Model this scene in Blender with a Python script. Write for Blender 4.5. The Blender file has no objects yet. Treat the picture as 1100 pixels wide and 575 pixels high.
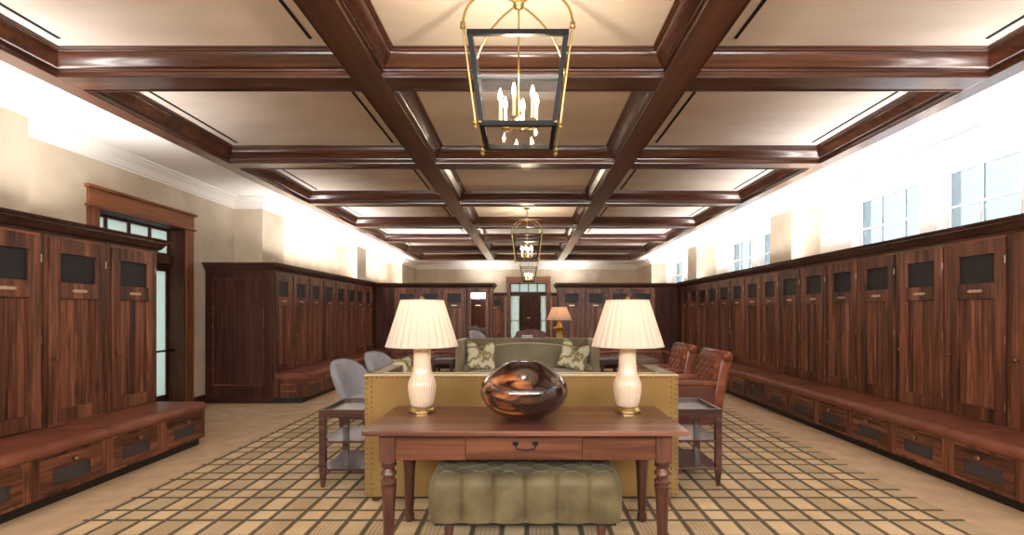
import bpy, bmesh, math, random
from math import sin, cos, pi, sqrt
from mathutils import Vector, Matrix
random.seed(7)
C = bpy.context.scene.collection
R = math.radians
ORD = ['first','second','third','fourth','fifth','sixth','seventh','eighth','ninth','tenth','eleventh','twelfth',
       'thirteenth','fourteenth','fifteenth','sixteenth','seventeenth','eighteenth']

# ---------------------------------------------------------------- materials
def new_mat(name):
    m = bpy.data.materials.new(name); m.use_nodes = True
    nt = m.node_tree; b = nt.nodes['Principled BSDF']
    return m, nt, b
def nd(nt, t, **kw):
    n = nt.nodes.new(t)
    for k, v in kw.items():
        if k.startswith('i_'): n.inputs[k[2:].replace('_', ' ')].default_value = v
        else: setattr(n, k, v)
    return n
def ramp(nt, stops):
    r = nt.nodes.new('ShaderNodeValToRGB'); e = r.color_ramp.elements
    while len(e) < len(stops): e.new(0.5)
    for i, (p, c) in enumerate(stops):
        e[i].position = p; e[i].color = (*c, 1)
    return r
def plain(name, col, rough=.5, metal=0, coat=0, sheen=0, spec=.5):
    m, nt, b = new_mat(name)
    b.inputs['Base Color'].default_value = (*col, 1); b.inputs['Roughness'].default_value = rough
    b.inputs['Metallic'].default_value = metal; b.inputs['Coat Weight'].default_value = coat
    b.inputs['Sheen Weight'].default_value = sheen; b.inputs['Specular IOR Level'].default_value = spec
    return m
def wood(name, dark, mid, light, axis='Z', fine=26, rough=.42, coat=0, knots=True, island=.35, stretch=.055, spec=.4):
    m, nt, b = new_mat(name); L = nt.links.new
    tc = nd(nt, 'ShaderNodeTexCoord'); oi = nd(nt, 'ShaderNodeObjectInfo'); gi = nd(nt, 'ShaderNodeNewGeometry')
    off = nd(nt, 'ShaderNodeVectorMath', operation='SCALE'); off.inputs[0].default_value = (13, 7, 19)
    add = nd(nt, 'ShaderNodeMath', operation='ADD'); L(oi.outputs['Random'], add.inputs[0]); L(gi.outputs['Random Per Island'], add.inputs[1])
    L(add.outputs[0], off.inputs['Scale'])
    va = nd(nt, 'ShaderNodeVectorMath', operation='ADD'); L(tc.outputs['Object'], va.inputs[0]); L(off.outputs[0], va.inputs[1])
    s = [1, 1, 1]; s['XYZ'.index(axis)] = stretch
    mp = nd(nt, 'ShaderNodeMapping'); mp.inputs['Scale'].default_value = s; L(va.outputs[0], mp.inputs[0])
    n0 = nd(nt, 'ShaderNodeTexNoise'); n0.inputs['Scale'].default_value = 5; n0.inputs['Detail'].default_value = 3; L(mp.outputs[0], n0.inputs[0])
    n1 = nd(nt, 'ShaderNodeTexNoise'); n1.inputs['Scale'].default_value = fine; n1.inputs['Detail'].default_value = 7
    n1.inputs['Roughness'].default_value = .65; n1.inputs['Distortion'].default_value = .6; L(mp.outputs[0], n1.inputs[0])
    mx = nd(nt, 'ShaderNodeMix'); mx.inputs[0].default_value = .55; L(n0.outputs[0], mx.inputs[2]); L(n1.outputs[0], mx.inputs[3])
    rp = ramp(nt, [(.39, dark), (.5, mid), (.61, light)]); L(mx.outputs[0], rp.inputs[0])
    # plank to plank tone
    hv = nd(nt, 'ShaderNodeHueSaturation'); L(rp.outputs[0], hv.inputs['Color'])
    mr = nd(nt, 'ShaderNodeMapRange'); mr.inputs[3].default_value = 1 - island; mr.inputs[4].default_value = 1 + island
    L(gi.outputs['Random Per Island'], mr.inputs[0]); L(mr.outputs[0], hv.inputs['Value'])
    out = hv.outputs[0]
    if knots:
        s2 = [1, 1, 1]; s2['XYZ'.index(axis)] = .35
        mk = nd(nt, 'ShaderNodeMapping'); mk.inputs['Scale'].default_value = s2; L(va.outputs[0], mk.inputs[0])
        vo = nd(nt, 'ShaderNodeTexVoronoi'); vo.inputs['Scale'].default_value = 3.2; L(mk.outputs[0], vo.inputs[0])
        kr = ramp(nt, [(.035, (.25, .25, .25)), (.12, (1, 1, 1))]); L(vo.outputs['Distance'], kr.inputs[0])
        mm = nd(nt, 'ShaderNodeMix', data_type='RGBA', blend_type='MULTIPLY'); mm.inputs[0].default_value = .8
        L(out, mm.inputs[6]); L(kr.outputs[0], mm.inputs[7]); out = mm.outputs[2]
    L(out, b.inputs['Base Color'])
    bp = nd(nt, 'ShaderNodeBump'); bp.inputs['Strength'].default_value = .12; bp.inputs['Distance'].default_value = .01
    L(n1.outputs[0], bp.inputs['Height']); L(bp.outputs[0], b.inputs['Normal'])
    b.inputs['Roughness'].default_value = rough; b.inputs['Coat Weight'].default_value = coat; b.inputs['Coat Roughness'].default_value = .18
    b.inputs['Specular IOR Level'].default_value = spec
    return m
def mottled(name, c1, c2, scale=2.0, rough=.85, bump=.1, bscale=60, sheen=0, detail=5, stretch=(1, 1, 1)):
    m, nt, b = new_mat(name); L = nt.links.new
    tc = nd(nt, 'ShaderNodeTexCoord'); mp = nd(nt, 'ShaderNodeMapping'); mp.inputs['Scale'].default_value = stretch
    L(tc.outputs['Object'], mp.inputs[0])
    n = nd(nt, 'ShaderNodeTexNoise'); n.inputs['Scale'].default_value = scale; n.inputs['Detail'].default_value = detail; L(mp.outputs[0], n.inputs[0])
    rp = ramp(nt, [(.35, c1), (.65, c2)]); L(n.outputs[0], rp.inputs[0]); L(rp.outputs[0], b.inputs['Base Color'])
    n2 = nd(nt, 'ShaderNodeTexNoise'); n2.inputs['Scale'].default_value = bscale; n2.inputs['Detail'].default_value = 4; L(tc.outputs['Object'], n2.inputs[0])
    bp = nd(nt, 'ShaderNodeBump'); bp.inputs['Strength'].default_value = bump; bp.inputs['Distance'].default_value = .01
    L(n2.outputs[0], bp.inputs['Height']); L(bp.outputs[0], b.inputs['Normal'])
    b.inputs['Roughness'].default_value = rough; b.inputs['Sheen Weight'].default_value = sheen
    return m
def mesh_mat(name, base, wire, pitch=.011):
    m, nt, b = new_mat(name); L = nt.links.new
    tc = nd(nt, 'ShaderNodeTexCoord'); sx = nd(nt, 'ShaderNodeSeparateXYZ'); L(tc.outputs['Object'], sx.inputs[0])
    hs = []
    for ax in ('X', 'Z'):
        k = nd(nt, 'ShaderNodeMath', operation='MULTIPLY'); k.inputs[1].default_value = 2 * pi / pitch; L(sx.outputs[ax], k.inputs[0])
        q = nd(nt, 'ShaderNodeMath', operation='SINE'); L(k.outputs[0], q.inputs[0]); hs.append(q)
    mxx = nd(nt, 'ShaderNodeMath', operation='MAXIMUM'); L(hs[0].outputs[0], mxx.inputs[0]); L(hs[1].outputs[0], mxx.inputs[1])
    rp = ramp(nt, [(.5, base), (.85, wire)]); L(mxx.outputs[0], rp.inputs[0]); L(rp.outputs[0], b.inputs['Base Color'])
    b.inputs['Roughness'].default_value = .55; b.inputs['Metallic'].default_value = .3
    return m
def rug_mat():
    m, nt, b = new_mat('rug_plaid'); L = nt.links.new
    tc = nd(nt, 'ShaderNodeTexCoord'); sx = nd(nt, 'ShaderNodeSeparateXYZ'); L(tc.outputs['Object'], sx.inputs[0])
    wob = nd(nt, 'ShaderNodeTexNoise'); wob.inputs['Scale'].default_value = 14; L(tc.outputs['Object'], wob.inputs[0])
    def M(op, a, bb=None, c=None):
        n = nd(nt, 'ShaderNodeMath', operation=op)
        for i, v in enumerate((a, bb, c)):
            if v is None: continue
            if isinstance(v, (int, float)): n.inputs[i].default_value = v
            else: L(v, n.inputs[i])
        return n.outputs[0]
    def line(coord, period, offs, width):
        t = M('WRAP', M('ADD', coord, -offs), period / 2, -period / 2)
        t = M('ABSOLUTE', t)
        return M('SUBTRACT', 1, M('SMOOTHSTEP', t, width * .35, width)) if False else smooth(t, width)
    def smooth(t, w):
        mr = nd(nt, 'ShaderNodeMapRange', interpolation_type='SMOOTHSTEP'); mr.inputs[1].default_value = w * .4; mr.inputs[2].default_value = w
        mr.inputs[3].default_value = 1; mr.inputs[4].default_value = 0; L(t, mr.inputs[0]); return mr.outputs[0]
    jx = M('ADD', sx.outputs['X'], M('MULTIPLY', M('ADD', wob.outputs[0], -.5), .008))
    jy = M('ADD', sx.outputs['Y'], M('MULTIPLY', M('ADD', wob.outputs[0], -.5), .008))
    lx = M('MAXIMUM', line(jx, .345, 0, .025), line(jx, .345, .185, .025))
    ly = M('MAXIMUM', line(jy, .41, 0.08, .022), line(jy, .41, .25, .022))
    lines = M('MAXIMUM', lx, ly)
    # column band that carries the fine stripes: x in (0,.185) of each period
    bandx = smooth(M('ABSOLUTE', M('WRAP', M('ADD', jx, -.0925), .1725, -.1725)), .11)
    bandy = smooth(M('ABSOLUTE', M('WRAP', M('ADD', jy, -.165), .205, -.205)), .10)
    fine = M('MULTIPLY', M('ADD', M('SINE', M('MULTIPLY', jx, 2 * pi / .027)), 1), .5)
    stripe = M('MULTIPLY', M('MULTIPLY', bandx, fine), M('SUBTRACT', 1, M('MULTIPLY', bandy, .6)))
    n = nd(nt, 'ShaderNodeTexNoise'); n.inputs['Scale'].default_value = 3; n.inputs['Detail'].default_value = 6; L(tc.outputs['Object'], n.inputs[0])
    g = ramp(nt, [(.35, (.64, .46, .26)), (.65, (.78, .60, .37))]); L(n.outputs[0], g.inputs[0])
    a1 = nd(nt, 'ShaderNodeMix', data_type='RGBA'); L(M('MULTIPLY', bandx, .24), a1.inputs[0]); L(g.outputs[0], a1.inputs[6]); a1.inputs[7].default_value = (.36, .25, .15, 1)
    a2 = nd(nt, 'ShaderNodeMix', data_type='RGBA'); L(M('MULTIPLY', stripe, .38), a2.inputs[0]); L(a1.outputs[2], a2.inputs[6]); a2.inputs[7].default_value = (.16, .10, .06, 1)
    a3 = nd(nt, 'ShaderNodeMix', data_type='RGBA'); L(M('MULTIPLY', lines, .9), a3.inputs[0]); L(a2.outputs[2], a3.inputs[6]); a3.inputs[7].default_value = (.062, .043, .025, 1)
    L(a3.outputs[2], b.inputs['Base Color']); b.inputs['Roughness'].default_value = .95
    n2 = nd(nt, 'ShaderNodeTexNoise'); n2.inputs['Scale'].default_value = 260; L(tc.outputs['Object'], n2.inputs[0])
    bp = nd(nt, 'ShaderNodeBump'); bp.inputs['Strength'].default_value = .25; bp.inputs['Distance'].default_value = .004
    L(n2.outputs[0], bp.inputs['Height']); L(bp.outputs[0], b.inputs['Normal'])
    return m
def translucent(name, col, tr=.5, rough=.9):
    m, nt, b = new_mat(name); L = nt.links.new
    b.inputs['Base Color'].default_value = (*col, 1); b.inputs['Roughness'].default_value = rough
    t = nd(nt, 'ShaderNodeBsdfTranslucent'); t.inputs[0].default_value = (*col, 1)
    x = nd(nt, 'ShaderNodeMixShader'); x.inputs[0].default_value = tr
    L(b.outputs[0], x.inputs[1]); L(t.outputs[0], x.inputs[2]); L(x.outputs[0], nt.nodes['Material Output'].inputs[0])
    return m
def clear_glass(name, tint=(1, 1, 1), refl=.12):
    m, nt, b = new_mat(name); L = nt.links.new
    t = nd(nt, 'ShaderNodeBsdfTransparent'); t.inputs[0].default_value = (*tint, 1)
    g = nd(nt, 'ShaderNodeBsdfGlossy'); g.inputs['Roughness'].default_value = .02
    fr = nd(nt, 'ShaderNodeFresnel'); fr.inputs[0].default_value = 1.45
    k = nd(nt, 'ShaderNodeMath', operation='MULTIPLY'); k.inputs[1].default_value = refl * 8; L(fr.outputs[0], k.inputs[0]); k.use_clamp = True
    x = nd(nt, 'ShaderNodeMixShader'); L(k.outputs[0], x.inputs[0]); L(t.outputs[0], x.inputs[1]); L(g.outputs[0], x.inputs[2])
    L(x.outputs[0], nt.nodes['Material Output'].inputs[0])
    return m
def emit(name, col, s):
    m, nt, b = new_mat(name)
    b.inputs['Base Color'].default_value = (*col, 1); b.inputs['Emission Color'].default_value = (*col, 1); b.inputs['Emission Strength'].default_value = s
    return m

D, M_, Lt = (.034, .011, .007), (.140, .048, .026), (.33, .125, .066)
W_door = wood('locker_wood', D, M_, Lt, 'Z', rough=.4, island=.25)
W_rail = wood('locker_rail_wood', D, M_, Lt, 'X', rough=.4, knots=False)
W_dark = wood('crown_wood', (.022, .009, .006), (.05, .018, .011), (.085, .032, .018), 'X', rough=.32, knots=False, island=.1)
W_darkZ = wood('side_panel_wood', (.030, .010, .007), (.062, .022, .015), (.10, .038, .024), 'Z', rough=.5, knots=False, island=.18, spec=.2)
W_beamX = wood('beam_wood_cross', (.034, .010, .006), (.078, .026, .014), (.135, .046, .024), 'X', rough=.3, coat=.9, knots=False, island=.05, fine=16)
W_beamY = wood('beam_wood_long', (.034, .010, .006), (.078, .026, .014), (.135, .046, .024), 'Y', rough=.3, coat=.9, knots=False, island=.05, fine=16)
W_case = wood('casing_wood', (.14, .042, .015), (.24, .085, .033), (.34, .13, .055), 'Z', rough=.35, knots=False, island=.1)
W_caseX = wood('header_wood', (.14, .042, .015), (.24, .085, .033), (.34, .13, .055), 'X', rough=.35, knots=False, island=.1)
W_tabX = wood('table_wood', (.07, .025, .017), (.145, .056, .037), (.235, .10, .068), 'X', rough=.3, coat=.25, knots=False, island=.12, stretch=.04)
W_tabZ = wood('table_leg_wood', (.04, .014, .010), (.085, .031, .022), (.14, .052, .036), 'Z', rough=.3, coat=.3, knots=False, island=.1)
W_apron = wood('table_apron_wood', (.045, .013, .007), (.105, .034, .017), (.21, .078, .038), 'X', rough=.33, coat=.2, knots=False, island=.1, stretch=.03, fine=18)
W_side = wood('side_table_wood', (.035, .013, .011), (.07, .027, .022), (.11, .045, .036), 'X', rough=.25, coat=.4, knots=False, island=.1)
PLASTER = mottled('wall_plaster', (.52, .44, .33), (.66, .57, .45), 1.6, bump=.05)
COFFER = mottled('coffer_plaster', (.78, .69, .61), (.87, .79, .72), 1.1, bump=.03, detail=8, stretch=(1, 2.5, 1))
WHITE = plain('white_paint', (.86, .84, .81), .6)
WHITEW = plain('window_paint', (.88, .88, .88), .5)
CARPET = mottled('tan_carpet', (.58, .40, .25), (.70, .50, .32), 5, .95, .35, 220, detail=8)
RUG = rug_mat()
LEATHER = mottled('bench_leather', (.17, .050, .028), (.26, .085, .048), 4, .38, .08, 90)
REDLEATHER = mottled('red_leather', (.15, .036, .017), (.27, .078, .038), 7, .3, .1, 90)
DARKRED = mottled('dark_red_leather', (.075, .016, .011), (.12, .03, .02), 6, .4, .1, 90)
MUSTARD = mottled('mustard_linen', (.22, .125, .032), (.28, .165, .05), 3, .85, .3, 300, sheen=.2)
PIPING = plain('cream_piping', (.62, .52, .33), .7)
GREEN = mottled('sage_velvet', (.15, .118, .060), (.22, .178, .098), 3, .8, .1, 120, sheen=.3)
GREENL = mottled('sage_cushion', (.17, .145, .085), (.24, .21, .13), 3, .75, .1, 120, sheen=.3)
VELVET = mottled('moss_velvet', (.075, .055, .020), (.155, .122, .055), 6, .6, .1, 150, sheen=.25, detail=7)
GREYBLUE = mottled('lilac_grey_fabric', (.27, .27, .31), (.36, .36, .41), 6, .9, .2, 300, sheen=.2)
TAUPE = mottled('taupe_suede', (.13, .085, .06), (.19, .13, .095), 5, .7, .1, 150)
MAUVE = mottled('mauve_leather', (.17, .065, .065), (.26, .11, .11), 6, .5, .1, 100)
PALECUSH = mottled('pale_lilac_fabric', (.42, .36, .40), (.55, .48, .52), 6, .9, .1, 200)
BRASS = plain('brass', (.56, .41, .17), .3, 1)
AGED = plain('aged_bronze', (.26, .15, .08), .4, .9)
STEEL = plain('satin_nickel', (.42, .36, .32), .45, .7)
PLATE = plain('nameplate_metal', (.62, .47, .33), .35, .8)
BLACK = plain('black_metal', (.008, .008, .010), .5, 0, spec=.25)
BLACKM = plain('black_slot', (.006, .006, .006), .8)
PLINTH = plain('plinth_dark', (.016, .010, .008), .6)
GRILLE = mesh_mat('grille_mesh', (.012, .011, .013), (.055, .05, .055))
DGRILLE = mesh_mat('drawer_mesh', (.04, .035, .038), (.11, .095, .095), .009)
CERAMIC = plain('ivory_ceramic', (.70, .54, .41), .3, coat=.4)
SHADE = translucent('pleated_silk', (.76, .66, .57), .3)
SHADE2 = translucent('apricot_silk', (.75, .52, .38), .45)
GLASS = clear_glass('clear_glass')
WGLASS = clear_glass('window_glass', (.20, .232, .255), .03); WCLEAR = clear_glass('added_window_glass', (1, 1, 1), .03)  # window tint is added to dim the sky seen through it
FROST = translucent('frosted_glass', (.22, .25, .245), .6, .4)
MIRROR = plain('mirror_glass', (.85, .85, .85), .02, 1)
BULB = emit('candle_bulb', (1, .80, .52), 45)
CANDLE = plain('candle_sleeve', (.80, .68, .45), .5)
GOLDC = plain('gold_leaf', (.66, .40, .10), .3, .9)
BOXW = plain('pale_box', (.5, .5, .48), .6)

def pillow_mat():
    m, nt, b = new_mat('ikat_linen'); L = nt.links.new
    tc = nd(nt, 'ShaderNodeTexCoord'); w = nd(nt, 'ShaderNodeTexWave', wave_type='RINGS'); w.inputs['Scale'].default_value = 2.6
    w.inputs['Distortion'].default_value = 9; w.inputs['Detail'].default_value = 2; w.inputs['Detail Scale'].default_value = 1.5
    mp = nd(nt, 'ShaderNodeMapping'); mp.inputs['Scale'].default_value = (2, 1, 1.1); L(tc.outputs['Object'], mp.inputs[0]); L(mp.outputs[0], w.inputs[0])
    rp = ramp(nt, [(.15, (.27, .23, .10)), (.40, (.56, .50, .32)), (.8, (.68, .62, .45))]); L(w.outputs[0], rp.inputs[0]); L(rp.outputs[0], b.inputs['Base Color'])
    b.inputs['Roughness'].default_value = .9
    return m
IKAT = pillow_mat()
def vase_mat():
    m, nt, b = new_mat('polished_rosewood'); L = nt.links.new
    tc = nd(nt, 'ShaderNodeTexCoord')
    # orange figured patch on the front left, near-black everywhere else
    mp = nd(nt, 'ShaderNodeMapping'); mp.inputs['Scale'].default_value = (1.1, 1.6, 3.4); mp.inputs['Location'].default_value = (.3, .5, .1)
    L(tc.outputs['Object'], mp.inputs[0])
    n = nd(nt, 'ShaderNodeTexNoise'); n.inputs['Scale'].default_value = 3.2; n.inputs['Detail'].default_value = 7; n.inputs['Distortion'].default_value = 1.8; L(mp.outputs[0], n.inputs[0])
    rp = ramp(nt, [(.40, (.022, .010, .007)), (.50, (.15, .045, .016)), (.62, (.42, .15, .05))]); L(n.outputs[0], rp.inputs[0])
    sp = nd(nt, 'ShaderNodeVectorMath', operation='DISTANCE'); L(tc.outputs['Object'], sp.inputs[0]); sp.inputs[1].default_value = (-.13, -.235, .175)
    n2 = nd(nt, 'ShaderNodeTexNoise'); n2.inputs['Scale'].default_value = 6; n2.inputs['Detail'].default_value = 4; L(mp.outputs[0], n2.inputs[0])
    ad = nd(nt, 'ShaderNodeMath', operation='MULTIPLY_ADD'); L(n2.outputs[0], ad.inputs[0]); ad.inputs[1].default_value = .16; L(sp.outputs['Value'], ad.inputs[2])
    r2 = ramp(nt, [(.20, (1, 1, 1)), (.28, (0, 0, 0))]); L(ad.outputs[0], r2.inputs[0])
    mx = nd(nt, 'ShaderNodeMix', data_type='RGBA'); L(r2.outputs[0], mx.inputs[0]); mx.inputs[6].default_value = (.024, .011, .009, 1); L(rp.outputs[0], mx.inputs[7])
    L(mx.outputs[2], b.inputs['Base Color']); b.inputs['Roughness'].default_value = .12; b.inputs['Coat Weight'].default_value = 1; b.inputs['Coat Roughness'].default_value = .03
    return m
ROSE = vase_mat()

# ---------------------------------------------------------------- mesh helpers
class MB:
    def __init__(s): s.v, s.f = [], []
    def add(s, vs, fs):
        o = len(s.v); s.v += [tuple(p) for p in vs]; s.f += [tuple(i + o for i in q) for q in fs]; return s
    def box(s, x0, x1, y0, y1, z0, z1):
        if x0 > x1: x0, x1 = x1, x0
        if y0 > y1: y0, y1 = y1, y0
        v = [(x0, y0, z0), (x1, y0, z0), (x1, y1, z0), (x0, y1, z0), (x0, y0, z1), (x1, y0, z1), (x1, y1, z1), (x0, y1, z1)]
        return s.add(v, [(0, 3, 2, 1), (4, 5, 6, 7), (0, 1, 5, 4), (1, 2, 6, 5), (2, 3, 7, 6), (3, 0, 4, 7)])
    def taper(s, cx, cy, z0, z1, a0, b0, a1, b1, dx=0, dy=0):
        v = [(cx + i * a0, cy + j * b0, z0) for i, j in ((-1, -1), (1, -1), (1, 1), (-1, 1))] + \
            [(cx + dx + i * a1, cy + dy + j * b1, z1) for i, j in ((-1, -1), (1, -1), (1, 1), (-1, 1))]
        return s.add(v, [(0, 3, 2, 1), (4, 5, 6, 7), (0, 1, 5, 4), (1, 2, 6, 5), (2, 3, 7, 6), (3, 0, 4, 7)])
    def lathe(s, prof, cx=0, cy=0, n=24, flute=None, sq=None, cap=True):
        vs, fs = [], []
        for r, z in prof:
            for i in range(n):
                a = 2 * pi * i / n; rr = r * (1 if not flute else flute(a, r, z))
                vs.append((cx + rr * cos(a), cy + rr * sin(a), z))
        for k in range(len(prof) - 1):
            for i in range(n):
                j = (i + 1) % n; fs.append((k * n + i, k * n + j, (k + 1) * n + j, (k + 1) * n + i))
        if cap:
            fs.append(tuple(range(n - 1, -1, -1))); fs.append(tuple((len(prof) - 1) * n + i for i in range(n)))
        return s.add(vs, fs)
    def tube(s, pts, r, n=10, closed=False):
        pts = [Vector(p) for p in pts]; vs, fs = [], []; m = len(pts); up = None
        for k, p in enumerate(pts):
            a = pts[(k - 1) % m] if (closed or k > 0) else p; b = pts[(k + 1) % m] if (closed or k < m - 1) else p
            t = (b - a).normalized()
            if up is None: up = Vector((0, 0, 1)) if abs(t.z) < .9 else Vector((1, 0, 0))
            e1 = t.cross(up).normalized(); e2 = e1.cross(t).normalized(); up = e2
            rr = r[k] if isinstance(r, (list, tuple)) else r
            for i in range(n):
                q = 2 * pi * i / n; vs.append(p + e1 * rr * cos(q) + e2 * rr * sin(q))
        for k in range(m if closed else m - 1):
            k2 = (k + 1) % m
            for i in range(n):
                j = (i + 1) % n; fs.append((k * n + i, k2 * n + i, k2 * n + j, k * n + j))
        if not closed: fs.append(tuple(range(n))); fs.append(tuple((m - 1) * n + i for i in range(n - 1, -1, -1)))
        return s.add(vs, fs)
    def ball(s, c, r, n=12, m=8, sc=(1, 1, 1)):
        vs, fs = [], []
        for k in range(m + 1):
            t = pi * k / m
            for i in range(n):
                a = 2 * pi * i / n; vs.append((c[0] + r * sc[0] * sin(t) * cos(a), c[1] + r * sc[1] * sin(t) * sin(a), c[2] - r * sc[2] * cos(t)))
        for k in range(m):
            for i in range(n):
                j = (i + 1) % n; fs.append((k * n + i, k * n + j, (k + 1) * n + j, (k + 1) * n + i))
        return s.add(vs, fs)
    def puff(s, c, a, b, h, e1=.45, e2=.5, n=40, m=20, warp=None):
        """superellipsoid cushion"""
        f = lambda w, e: math.copysign(abs(w) ** e, w)
        vs, fs = [], []
        for k in range(m + 1):
            t = -pi / 2 + pi * k / m
            for i in range(n):
                q = 2 * pi * i / n
                p = Vector((a * f(cos(t), e1) * f(cos(q), e2), b * f(cos(t), e1) * f(sin(q), e2), h * f(sin(t), e1)))
                if warp: p = warp(p)
                vs.append(Vector(c) + p)
        for k in range(m):
            for i in range(n):
                j = (i + 1) % n; fs.append((k * n + i, k * n + j, (k + 1) * n + j, (k + 1) * n + i))
        return s.add(vs, fs)
    def sweep(s, path, prof, closed=False, side=1):
        """profile [(out, z)] swept along an XY path with mitred corners; out points to the right of travel"""
        P = [Vector(p) for p in path]; m = len(P); cols = []
        for k in range(m):
            nrm = []
            if closed or k > 0:
                d = (P[k] - P[k - 1]).normalized(); nrm.append(Vector((d.y, -d.x)) * side)
            if closed or k < m - 1:
                d = (P[(k + 1) % m] - P[k]).normalized(); nrm.append(Vector((d.y, -d.x)) * side)
            if len(nrm) == 2:
                q = nrm[0] + nrm[1]; q = q / max(.2, q.dot(nrm[0]))
            else: q = nrm[0]
            cols.append(q)
        vs, fs = [], []; n = len(prof)
        for k in range(m):
            for o, z in prof: vs.append((P[k].x + cols[k].x * o, P[k].y + cols[k].y * o, z))
        for k in range(m if closed else m - 1):
            k2 = (k + 1) % m
            for i in range(n - 1): fs.append((k * n + i, k2 * n + i, k2 * n + i + 1, k * n + i + 1))
        if not closed: fs.append(tuple(range(n))); fs.append(tuple((m - 1) * n + i for i in range(n - 1, -1, -1)))
        return s.add(vs, fs)
    def xf(s, M):
        s.v = [tuple(M @ Vector(p)) for p in s.v]; return s
def obj(name, mb, mat, parent=None, bevel=0, smooth=False, loc=None, label=None):
    me = bpy.data.meshes.new(name); me.from_pydata(mb.v, [], mb.f)
    bm = bmesh.new(); bm.from_mesh(me); bmesh.ops.remove_doubles(bm, verts=bm.verts, dist=1e-6)
    bmesh.ops.recalc_face_normals(bm, faces=bm.faces); bm.to_mesh(me); bm.free()
    me.materials.append(mat)
    if smooth:
        for p in me.polygons: p.use_smooth = True
    o = bpy.data.objects.new(name, me); C.objects.link(o)
    if parent: o.parent = parent
    if loc: o.location = loc
    if label: o['label'] = label
    if bevel:
        b = o.modifiers.new('bevel', 'BEVEL'); b.width = bevel; b.segments = 2; b.limit_method = 'ANGLE'; b.angle_limit = R(40)
    if smooth == 'auto':
        try: me.set_sharp_from_angle(angle=R(40))
        except Exception: pass
    return o
def thing(name, label, cat, loc=(0, 0, 0), rz=0, group=None):
    o = bpy.data.objects.new(name, None); C.objects.link(o); o.empty_display_size = .1
    o.location = loc; o.rotation_euler = (0, 0, rz); tag(o, label, cat, group); return o
def tag(o, label, cat, group=None):
    o['label'] = label; o['category'] = cat
    if group: o['group'] = group
    return o
def struct(name, mb, mat, parent=None, bevel=0, smooth=False):
    o = obj(name, mb, mat, parent, bevel, smooth)
    if not parent: o['kind'] = 'structure'
    return o
def copy_tree(o, parent=None):
    c = o.copy(); C.objects.link(c)
    if parent: c.parent = parent
    for ch in list(o.children): copy_tree(ch, c)
    return c

# ---------------------------------------------------------------- room
WX, BY, NY = 4.97, 20.4, -2.6        # side walls, back wall, wall behind the camera
CZ, HP, HS = 3.345, 3.52, 3.33
CX = -.03
struct('floor', MB().box(-5.6, 5.6, NY - .3, BY + .3, -.1, 0), CARPET)
# left wall with the door opening
DY0, DY1, DH = 5.82, 7.31, 2.62
wl = MB(); wl.box(-WX - .3, -WX, NY, DY0, 0, 3.6).box(-WX - .3, -WX, DY1, BY, 0, 3.6).box(-WX - .3, -WX, DY0, DY1, DH, 3.6)
struct('wall_left', wl, PLASTER)
# back wall with its doorway
BC = .06; bx0, bx1 = BC - .745, BC + .745
wb = MB(); wb.box(-WX - .3, bx0, BY, BY + .3, 0, 3.6).box(bx1, WX + .3, BY, BY + .3, 0, 3.6).box(bx0, bx1, BY, BY + .3, DH, 3.6)
struct('wall_back', wb, PLASTER)
# right wall with high windows
wins = []
for k in (-1, 0, 1, 2):
    wins += [(4.72 + 4.75 * k, 6.10 + 4.75 * k), (6.36 + 4.75 * k, 7.70 + 4.75 * k)]
wins = [w for w in wins if w[0] > NY + .1]
WZ0, WZ1 = 2.02, 3.12
wr = MB(); wr.box(WX, WX + .3, NY, BY, 0, WZ0).box(WX, WX + .3, NY, BY, WZ1, 3.6)
yy = NY
for a, b in wins:
    wr.box(WX, WX + .3, yy, a, WZ0, WZ1); yy = b
wr.box(WX, WX + .3, yy, BY, WZ0, WZ1)
struct('wall_right', wr, WHITE)
# wall behind the camera, with unseen high windows added to let in daylight
fw = [(-4.7, -1.7), (-1.5, 1.5), (1.7, 4.7)]
wn = MB(); wn.box(-WX - .3, WX + .3, NY - .3, NY, 0, 2.2).box(-WX - .3, WX + .3, NY - .3, NY, 3.12, 3.6)
xx = -WX - .3
for a, b in fw: wn.box(xx, a, NY - .3, NY, 2.2, 3.12); xx = b
wn.box(xx, WX + .3, NY - .3, NY, 2.2, 3.12)
struct('wall_front', wn, PLASTER)
struct('trim_0', MB().box(-WX, WX, NY, NY + .04, 0, 2.15).box(-WX, WX, NY, NY + .08, 2.15, 2.19), W_darkZ)
def portal(loc, sx, sy, rot):
    l = bpy.data.lights.new('window_portal', 'AREA'); l.shape = 'RECTANGLE'; l.size = sx; l.size_y = sy; l.cycles.is_portal = True
    o = bpy.data.objects.new('window_portal', l); C.objects.link(o); o.location = loc; o.rotation_euler = rot
for i, (a, b) in enumerate(wins):
    t = bpy.data.objects.new('window_%d' % (i + 1), None); C.objects.link(t); t['kind'] = 'structure'; t.location = (WX + .15, (a + b) / 2, WZ0)
    w = b - a; h = WZ1 - WZ0; f = MB()
    f.box(-.03, .03, -w / 2, -w / 2 + .045, 0, h).box(-.03, .03, w / 2 - .045, w / 2, 0, h).box(-.03, .03, -w / 2 + .045, w / 2 - .045, 0, .045).box(-.03, .03, -w / 2 + .045, w / 2 - .045, h - .045, h)
    for q in (-1, 1): f.box(-.02, .02, q * w / 6 - .012, q * w / 6 + .012, .045, h - .045)
    f.box(-.018, .018, -w / 2 + .045, w / 2 - .045, .63, .655)
    struct('window_frame', f, WHITEW, t); struct('window_glass', MB().box(-.004, .004, -w / 2 + .04, w / 2 - .04, .04, h - .04), WGLASS, t)
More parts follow.
